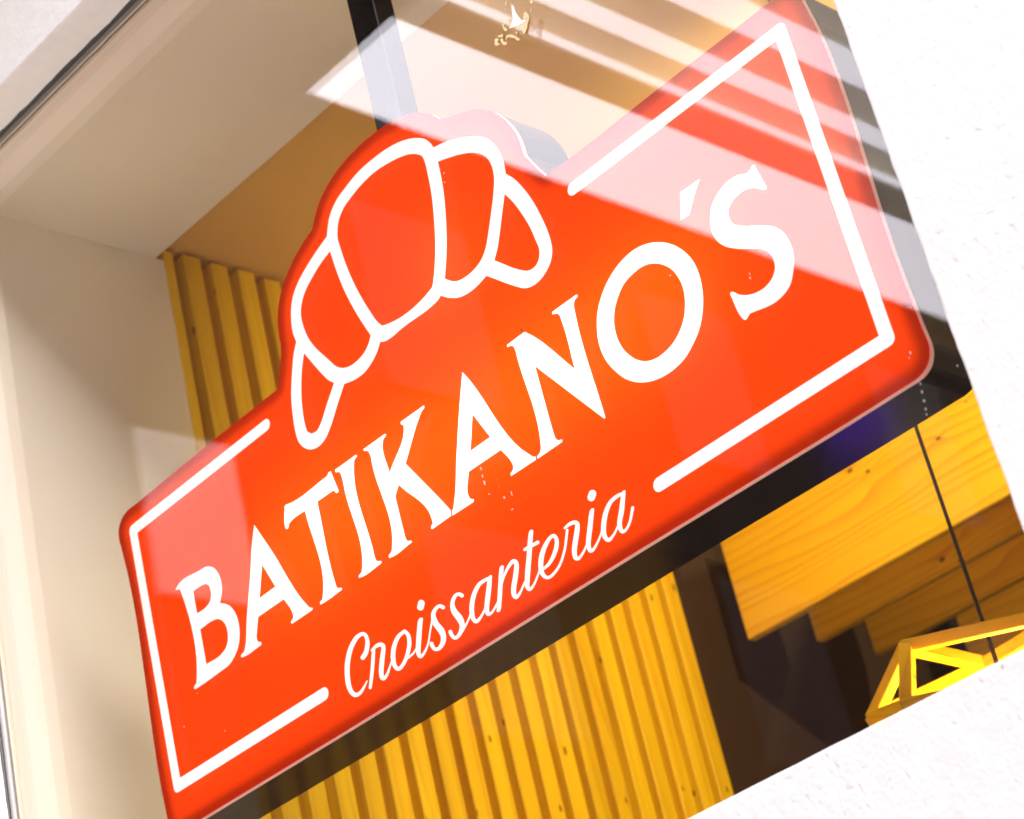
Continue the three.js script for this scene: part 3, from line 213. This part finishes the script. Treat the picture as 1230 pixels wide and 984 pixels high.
// ---------------------------------------------------------------- the window glass with its sealant
{
  const w = thing('shop_window', 'large clear double glazed shop window set in white plaster', 'window', [XL, YB, 0]);
  const W = XR - XL, H = YT - YB, gm = mat({ roughness: 0, transmission: 1, thickness: 0, ior: 1.52 }, true);
  for (const z of [0, -0.013]) { const g = new THREE.PlaneGeometry(W, H); g.translate(W / 2, H / 2, z); mesh('glass_pane', g, gm, w); }
  // irregular strips of sealant along the top and the left edge
  const bead = (name, pts, r, m, k) => { const c = new THREE.CatmullRomCurve3(pts.map(([x, y, z], i) => new THREE.Vector3(x + 0.0016 * N3(i * 0.9, k, 1), y + 0.0016 * N3(i * 0.9, k, 2), z))); mesh(name, new THREE.TubeGeometry(c, 260, r, 7), m, w); };
  const run = (a, b, n) => Array.from({ length: n }, (_, i) => a.map((v, q) => v + (b[q] - v) * i / (n - 1)));
  bead('sealant_bead', run([0, H - 0.002, 0.010], [W, H - 0.002, 0.010], 60), 0.0050, M.gasketDark, 1);
  bead('sealant_bead', run([0, H - 0.005, 0.003], [W, H - 0.005, 0.003], 60), 0.0050, M.gasketGrey, 2);
  bead('sealant_bead', run([0, H - 0.0105, 0.0], [W, H - 0.0105, 0.0], 60), 0.0017, M.gasketPale, 3);
  bead('sealant_bead', run([0, H - 0.0125, -0.003], [W, H - 0.0125, -0.003], 60), 0.0012, M.gasketDark, 4);
  bead('sealant_bead', run([0.001, 0, 0.012], [0.001, H, 0.012], 60), 0.0042, M.gasketDark, 5);
  bead('sealant_bead', run([0.005, 0, 0.004], [0.005, H, 0.004], 60), 0.0058, mat({ c: [0.34, 0.34, 0.37], roughness: 0.3 }), 6);
  bead('sealant_bead', run([0.011, 0, 0.0], [0.011, H, 0.0], 60), 0.0016, M.gasketGrey, 7);
}
// ---------------------------------------------------------------- the room behind
struct('ceiling', box(XL - 0.35, 3.2, 4.112, 4.25, -4.6, -0.4921), M.ceiling);
struct('dark_wall', box(XL - 0.35, XL - 0.045, 0, 4.111, -4.6, -1.935, 'y'), M.darkWall);
struct('back_wall', box(XL - 0.0449, 3.2, 0, 4.111, -4.75, -4.6), M.darkWall);
struct('side_wall', box(3.0, 3.2, 0, 4.111, -4.599, -0.5125, 'z'), M.darkWall);
struct('room_floor', box(XL - 0.35, 3.2, -0.1, -0.002, -4.6, -0.002), M.floor);
struct('front_wall', mergeGeometries([box(XL + 0.0, 3.0, 0, 1.9, -0.512, -0.002), box(XR + 0.301, 3.0, 1.901, 4.06, -0.512, -0.002)]), M.darkWall);
{
  const PITCH = 0.0705, Z0 = -0.4965, H0 = 0.02;
  const w = thing('slatted_wall', 'side wall clad with upright yellow pine slats behind the sign', 'wall', [XL - 0.04, 0, -0.513]);
  mesh('backing_board', box(-0.30, 0, H0, 4.108, -1.42, 0, 'y'), M.slat[0], w);
  for (let k = 0; k < 20; k++) {
    const z1 = Z0 - k * PITCH + 0.513, z0 = z1 - 0.0435 - 0.001 * rnd(), top = 4.098 + 0.006 * rnd();
    mesh('slat', box(0.0005, 0.038 + 0.002 * rnd(), H0, top, Math.max(z0, -1.42), Math.min(z1, -0.001), 'y', [rnd() * 2, rnd() * 2], 0.0022), M.slat[k % 3], w);
  }
}
// ---------------------------------------------------------------- hanging beams, one behind the other
{
  const B = [   // left end, bottom, z of the front face, height
    [-1.119, 3.370, -2.0, 0.30, 'topmost and widest yellow pine board hung under the lightbox sign'],
    [-1.139, 3.410, -2.3, 0.30, 'dim brown pine board hung directly behind the widest yellow board'],
    [-1.181, 3.428, -2.6, 0.30, 'shaded pine board with a dark knot above the wooden lamp'],
    [-1.10, 3.34, -2.9, 0.40, 'orange pine board hung behind the lamp cable, farthest of the boards'],
  ];
  B.forEach(([x, y, z, h, label], i) => {
    const t = thing('hanging_board', label, 'board', [x, y, z], 'pine boards hung in a row');
    mesh('plank', box(0, 2.6, 0, h, -0.028, 0, 'x', [0.31 + i * 0.77, 0.07 + i * 0.21], 0.003), M.beam, t);
    for (const px of [0.35, 2.1]) mesh('hanger_rod', new THREE.CylinderGeometry(0.004, 0.004, 4.112 - y - h + 0.01, 8).translate(px, h + (4.112 - y - h) / 2 - 0.005, -0.014), M.cable, t);
  });
}
// ---------------------------------------------------------------- pendant lamp of pine sticks
{
  const o = [0.03, 2.40, -1.10];
  const t = thing('pendant_lamp', 'pendant lamp built of pale pine sticks on a black cable', 'lamp', o);
  const V = { A: [-0.1013, 2.786, -1.0], B: [-0.2361, 2.722, -1.05], R: [0.22, 2.705, -0.98], C: [-0.135, 2.80, -1.28], E: [0.10, 2.76, -1.30], D: [-0.052, 2.650, -0.87], G: [0.20, 2.59, -0.87],
    P: [-0.13, 2.46, -1.0], Q: [0.17, 2.44, -0.98], T: [0.02, 2.47, -1.26] };
  for (const k in V) V[k] = V[k].map((v, q) => v - o[q]);
  for (const [a, b] of ['AB', 'AR', 'AC', 'AD', 'BC', 'BD', 'CE', 'ER', 'CR', 'DG', 'GR', 'BP', 'DP', 'DQ', 'GQ', 'PQ', 'PT', 'QT', 'CT', 'ET']) mesh('stick', stick(V[a], V[b], 0.0215, 0.004), M.lampWood, t);
  const top = 4.112 - o[1];
  mesh('cable', new THREE.CylinderGeometry(0.0035, 0.0035, top - 0.35, 10).translate(-0.040, (top + 0.35) / 2, 0), M.cable, t);
  mesh('drop_rod', stick([-0.040, 0.262, 0], [-0.040, 0.372, 0], 0.006), M.cable, t);
  mesh('socket', new THREE.CylinderGeometry(0.018, 0.022, 0.06, 20).translate(-0.040, 0.24, 0), M.cable, t);
  const bulb = mesh('bulb', new THREE.LatheGeometry([[0.0001, -0.06], [0.012, -0.058], [0.026, -0.045], [0.033, -0.022], [0.031, 0], [0.022, 0.024], [0.014, 0.044], [0.013, 0.06]].map(p => new THREE.Vector2(...p)), 28).translate(-0.040, 0.15, 0),
    mat({ c: [1, 0.9, 0.7], emissive: col(1, 0.68, 0.30), emissiveIntensity: 8 }), t);
  const pl = new THREE.PointLight(col(1, 0.76, 0.33), 0.22, 0, 2); pl.position.set(-0.040, 0.15, 0); pl.castShadow = true; pl.shadow.radius = 1.5; t.add(pl); pl.name = 'bulb_light';
}
// ---------------------------------------------------------------- violet screen low in the room, mirrored by the underside of the sign
{
  const t = thing('violet_screen', 'violet glowing screen standing low inside the shop', 'screen', [-0.80, 1.30, -2.25]);
  mesh('case', box(-0.19, 0.19, 0, 0.42, -0.05, -0.002), M.cable, t);
  mesh('display', box(-0.11, 0.11, 0.09, 0.33, -0.001, 0.002), mat({ c: [0.02, 0.02, 0.02], emissive: col(0.08, 0.0, 0.55), emissiveIntensity: 0.65 }), t);
  mesh('foot', box(-0.1, 0.1, -1.3, -0.001, -0.04, -0.01, 'y'), M.cable, t);
  const l = new THREE.RectAreaLight(col(0.10, 0.01, 0.75), 0.01, 0.22, 0.24); l.position.set(0, 0.21, 0.006); l.rotation.y = Math.PI; l.name = 'display_light'; t.add(l);
}
// ---------------------------------------------------------------- ceiling spot behind the sign, aimed at the boards
for (const [o, target, power, label] of [[[0.42, 3.94, -0.95], [-0.95, 3.2, -1.85], 1.75, 'small black ceiling spotlight between the sign and the pine boards'], [[0.35, 3.90, -2.74], [-0.95, 3.42, -2.88], 0.6, 'small black ceiling spotlight hung between two pine boards']]) {
  const t = thing('ceiling_spotlight', label, 'spotlight', [o[0], 4.112, o[2]]);
  const aim = new THREE.Vector3(...target).sub(new THREE.Vector3(...o)).normalize(), q = new THREE.Quaternion().setFromUnitVectors(new THREE.Vector3(0, -1, 0), aim);
  mesh('stem', new THREE.CylinderGeometry(0.008, 0.008, 0.14, 12).translate(0, -0.07, 0), M.cable, t);
  const head = new THREE.LatheGeometry([[0.0001, 0.07], [0.03, 0.07], [0.038, 0.05], [0.038, -0.045], [0.034, -0.045], [0.034, -0.02], [0.0001, -0.02]].map(p => new THREE.Vector2(...p)), 28);
  head.applyQuaternion(q); head.translate(0, o[1] - 4.112, 0); mesh('shade', head, M.cable, t);
  const lens = new THREE.CylinderGeometry(0.033, 0.033, 0.004, 28); lens.translate(0, -0.028, 0); lens.applyQuaternion(q); lens.translate(0, o[1] - 4.112, 0);
  mesh('lens', lens, mat({ c: [1, 0.9, 0.7], emissive: col(1, 0.72, 0.36), emissiveIntensity: 6 }), t);
  const sl = new THREE.SpotLight(col(1, 0.74, 0.32), power, 0, 1.0, 1, 2); sl.position.set(aim.x * 0.05, o[1] - 4.112 + aim.y * 0.05, aim.z * 0.05); sl.target.position.copy(sl.position).add(aim); sl.castShadow = true; sl.shadow.radius = 1.5; sl.name = 'spot_light'; t.add(sl, sl.target); sl.target.name = 'spot_target';
}
// ---------------------------------------------------------------- the lightbox sign
{
  const t = thing('lightbox_sign', 'backlit red sign reading BATIKANO\u00b4S Croissanteria with a white croissant on top', 'sign', [-0.9, 2.7, -0.07]);
  const ring = a => { const r = []; for (let i = 0; i < a.length; i += 2) r.push(new THREE.Vector2(a[i] / 1e4, a[i + 1] / 1e4)); return r; };
  const shape = (a, holes = []) => { const s = new THREE.Shape(ring(a)); for (const h of holes) s.holes.push(new THREE.Path(ring(h))); return s; };
  // line of constant width with round ends and joints
  function strokeRing(p, w) {
    const P = p.map(([x, y]) => new THREE.Vector2(x / 1e3, y / 1e3)), n = P.length, out = [];
    const arc = (c, a0, a1, k) => { for (let i = 0; i <= k; i++) { const a = a0 + (a1 - a0) * i / k; out.push(c.x + w * Math.cos(a), c.y + w * Math.sin(a)); } };
    const side = Q => { for (let i = 0; i < n - 1; i++) { const d = Q[i + 1].clone().sub(Q[i]), a = Math.atan2(d.y, d.x) + Math.PI / 2;
        if (i === 0) arc(Q[0], a + Math.PI / 2, a, 8);
        else { const e = Q[i].clone().sub(Q[i - 1]); let b = Math.atan2(e.y, e.x) + Math.PI / 2, turn = a - b; while (turn > Math.PI) turn -= 2 * Math.PI; while (turn < -Math.PI) turn += 2 * Math.PI;
          if (turn > 0) { const m = w / Math.cos(turn / 2), an = b + turn / 2; out.push(Q[i].x + m * Math.cos(an), Q[i].y + m * Math.sin(an)); }
          else { const cc = Q[i]; arc(cc, b, b + turn, 6); } }
        if (i === n - 2) arc(Q[n - 1], a, a - Math.PI / 2, 8); } };
    side(P); side(P.slice().reverse());
    return out.map(v => v * 1e4);
  }
  const frames = FRAMES.map(f => strokeRing(f, 0.0098));
  // red film with the lettering cut out, and the islands inside the letters
  const film = [shape(OUTLINE, [CROISSANT[0], ...LETTERS.map(l => l[0]), ...SCRIPT.map(l => l[0]), ...frames])];
  for (const l of [CROISSANT, ...LETTERS, ...SCRIPT]) for (const h of l.slice(1)) film.push(shape(h));
  const red = mat({ c: [0.78, 0.050, 0.0008], roughness: 1, specularIntensity: 0, transmission: 1, thickness: 0, ior: 1.45 }, true);
  const opal = mat({ c: [0.86, 0.86, 0.84], roughness: 1, specularIntensity: 0, transmission: 1, thickness: 0, ior: 1.45 }, true);
  const flat = s => new THREE.ShapeGeometry(s, 1);
  mesh('red_film', mergeGeometries(film.map(flat)), red, t);
  mesh('croissant_drawing', flat(shape(CROISSANT[0], CROISSANT.slice(1))), opal, t);
  for (const l of LETTERS) mesh('letter', flat(shape(l[0], l.slice(1))), opal, t);
  for (const l of SCRIPT) mesh('script_letters', flat(shape(l[0], l.slice(1))), opal, t);
  for (const f of frames) mesh('frame_line', flat(shape(f)), opal, t);
  // offset of the outline
  const O = ring(OUTLINE);
  let area = 0; O.forEach((p, i) => { const q = O[(i + 1) % O.length]; area += p.x * q.y - q.x * p.y; });
  const sgn = Math.sign(area);
  const inset = d => O.map((p, i) => { const a = O[(i + O.length - 1) % O.length], b = O[(i + 1) % O.length];
    const e = p.clone().sub(a).normalize(), f = b.clone().sub(p).normalize(); const n1 = new THREE.Vector2(-e.y, e.x), n2 = new THREE.Vector2(-f.y, f.x);
    const m = n1.clone().add(n2), k = Math.max(0.5, 1 + n1.dot(n2)); m.multiplyScalar(sgn * d / k); return p.clone().add(m); });
  const ringSolid = (outer, inner, z0, z1) => { const s = new THREE.Shape(outer); s.holes.push(new THREE.Path(inner)); const g = new THREE.ExtrudeGeometry(s, { depth: z1 - z0, bevelEnabled: false }); g.translate(0, 0, z0); return g; };
  const edge = mat({ c: [0.94, 0.78, 0.74], roughness: 0.9, transmission: 0.75, thickness: 0, ior: 1.45 }, true);
  mesh('acrylic_edge', ringSolid(O, inset(0.0025), -0.0085, -0.0006), edge, t);
  mesh('housing', ringSolid(O, inset(0.002), -0.100, -0.0088), M.housing, t);
  { const g = new THREE.ExtrudeGeometry(new THREE.Shape(inset(0.0022)), { depth: 0.004, bevelEnabled: false }); g.translate(0, 0, -0.0985); mesh('back_plate', g, M.housing, t); }
  const lit = mat({ c: [0.85, 0.85, 0.85], emissive: col(1, 0.98, 0.95), emissiveIntensity: 0.28, roughness: 1, transmission: 0.6, thickness: 0, specularIntensity: 0 }, true);
  { const g = new THREE.ExtrudeGeometry(new THREE.Shape(inset(0.0135)), { depth: 0.003, bevelEnabled: false }); g.translate(0, 0, -0.0135); mesh('light_panel', g, lit, t); }
  const lamp = (x, y, w, hh, k) => {   // LED boards on the back plate, shining through the diffuser
    mesh('led_board', box(x - w / 2, x + w / 2, y - hh / 2, y + hh / 2, -0.094, -0.090), mat({ c: [0.6, 0.6, 0.6], emissive: col(1, 0.97, 0.9), emissiveIntensity: 0.2 }), t);
    const ra = new THREE.RectAreaLight(0xfff6ea, k, w, hh); ra.position.set(x, y, -0.0885); ra.rotation.y = Math.PI; ra.name = 'led_light'; t.add(ra);
  };
  lamp(0.80, 0.31, 0.95, 0.17, 0.85); lamp(0.83, 0.56, 0.10, 0.14, 0.7);
  // the post it hangs from
  const px = -0.150 + 0.9;
  mesh('hanging_post', box(px - 0.030, px + 0.026, 0.70, 1.412, -0.090, -0.045, 'y', [0, 0], 0.002), M.housing, t);
}
// ---------------------------------------------------------------- scraps of old tape left on the glass
{
  const t = thing('tape_residue', 'torn scraps of old white tape stuck to the glass above the sign', 'tape', [0.2, 3.47, 0.0012]);
  const S2 = (pts, m, z) => { const s = new THREE.Shape(pts.map(p => new THREE.Vector2(...p))); const g = new THREE.ExtrudeGeometry(s, { depth: 0.0003, bevelEnabled: false }); g.translate(0, 0, z); mesh('tape_scrap', g, m, t); };
  const wm = mat({ c: [0.85, 0.83, 0.86], roughness: 0.8 }), ym = mat({ c: [0.70, 0.58, 0.33], roughness: 0.7 });
  for (const [k, pts] of TAPE) S2(pts.map(p => [p[0] / 1e4, p[1] / 1e4]), k ? ym : wm, k * 0.0006);
}
{
  const t = thing('dried_drips', 'tiny dried water drips and drops spotted over the window glass', 'drips', [0.2, 3.0, 0.0006]);
  const g = new THREE.SphereGeometry(1, 12, 8), dm = mat({ c: [0.42, 0.40, 0.40], roughness: 0.5 });
  for (const [x, y, a, b] of DRIPS) { const d = mesh('drip', g, dm, t); d.position.set(x, y, 0); d.scale.set(a * 0.7e-3, b * 0.8e-3, 0.0003); d.rotation.z = 0.1; }
  const s = thing('black_speck', 'tiny black speck above the letter N on the red sign', 'speck', [0.0405, 3.0929, -0.0693]);
  const k = mesh('speck', new THREE.SphereGeometry(1, 10, 8), M.cable, s); k.scale.set(0.0014, 0.0038, 0.0005); k.rotation.z = 0.25;
}
// ---------------------------------------------------------------- outside, out of frame: what shades the wall and what the glass mirrors
struct('pavement', box(-40, 40, -0.3, -0.104, 0.0, 40), M.pavement);
{
  const c = thing('canopy', 'flat dark canopy running along the shopfront above the window', 'canopy', [-6.5, 5.0, ZO + 0.001]);
  mesh('slab', box(0, 6.2, 0, 0.18, 0, 1.242), M.canopy, c);
  mesh('dark_panel', box(4.6, 6.2, -0.02, -0.001, 0.83, 1.243), M.farWall, c);
}
for (const [x0, x1, fabric, label] of [[-1.60, -1.48, 0, 'pale wooden board at the edge of the awning out over the pavement'], [-1.49, -1.365, 1, 'narrowest strip of pale awning cloth touching the wooden board'], [-1.33, -1.17, 1, 'middle strip of pale awning cloth between a narrow and a broad strip'], [-1.12, -0.45, 1, 'broad strip of pale awning cloth stretched out over the pavement']]) {
  const t = thing(fabric ? 'awning_strip' : 'pergola_board', label, fabric ? 'awning' : 'board', [x0, fabric ? 5.53 : 5.5, ZO + 0.001]);
  if (!fabric) { mesh('plank', box(0, x1 - x0, 0, 0.025, 0, 8, 'z', [0, 0], 0.004), M.concrete, t); continue; }
  const P = []; for (let i = 0; i <= 14; i++) { const s = i / 14; P.push(new THREE.Vector2(s * (x1 - x0), 0.10 * (1 - s) * (1 - s) * Math.min(1, (x1 - x0) / 0.3))); }
  const sh = new THREE.Shape([...P, ...P.slice().reverse().map(p => new THREE.Vector2(p.x, p.y + 0.002))]);
  mesh('cloth', new THREE.ExtrudeGeometry(sh, { depth: 8, bevelEnabled: false }), M.awning, t);
}
{
  const t = thing('neighbouring_building', 'tall dark facade across the street with one white wall panel', 'building', [-8, -0.1, 4]);
  mesh('wall', box(-6, 0, 0, 11.86, 0, 32), M.farWall, t);
  mesh('wall_panel', box(0.002, 0.05, 7.30, 8.45, 1.84, 2.60), M.farPale, t);
  for (let i = 0; i < 4; i++) for (let j = 0; j < 6; j++) mesh('window', box(0.002, 0.03, 1.2 + i * 2.7, 2.8 + i * 2.7, 4.2 + j * 3.2, 5.4 + j * 3.2), M.farWindow, t);
}
{
  const t = thing('opposite_building', 'dull grey building straight across the street from the shop', 'building', [-2, -0.1, 7.5]);
  mesh('wall', box(0, 30, 0, 11, 0, 8), M.farWall, t);
  for (let i = 0; i < 2; i++) for (let j = 0; j < 6; j++) mesh('window', box(1 + j * 3, 2.2 + j * 3, 1.5 + i * 3, 3.1 + i * 3, -0.03, -0.002), M.farWindow, t);
}
renderer.render(scene, camera);
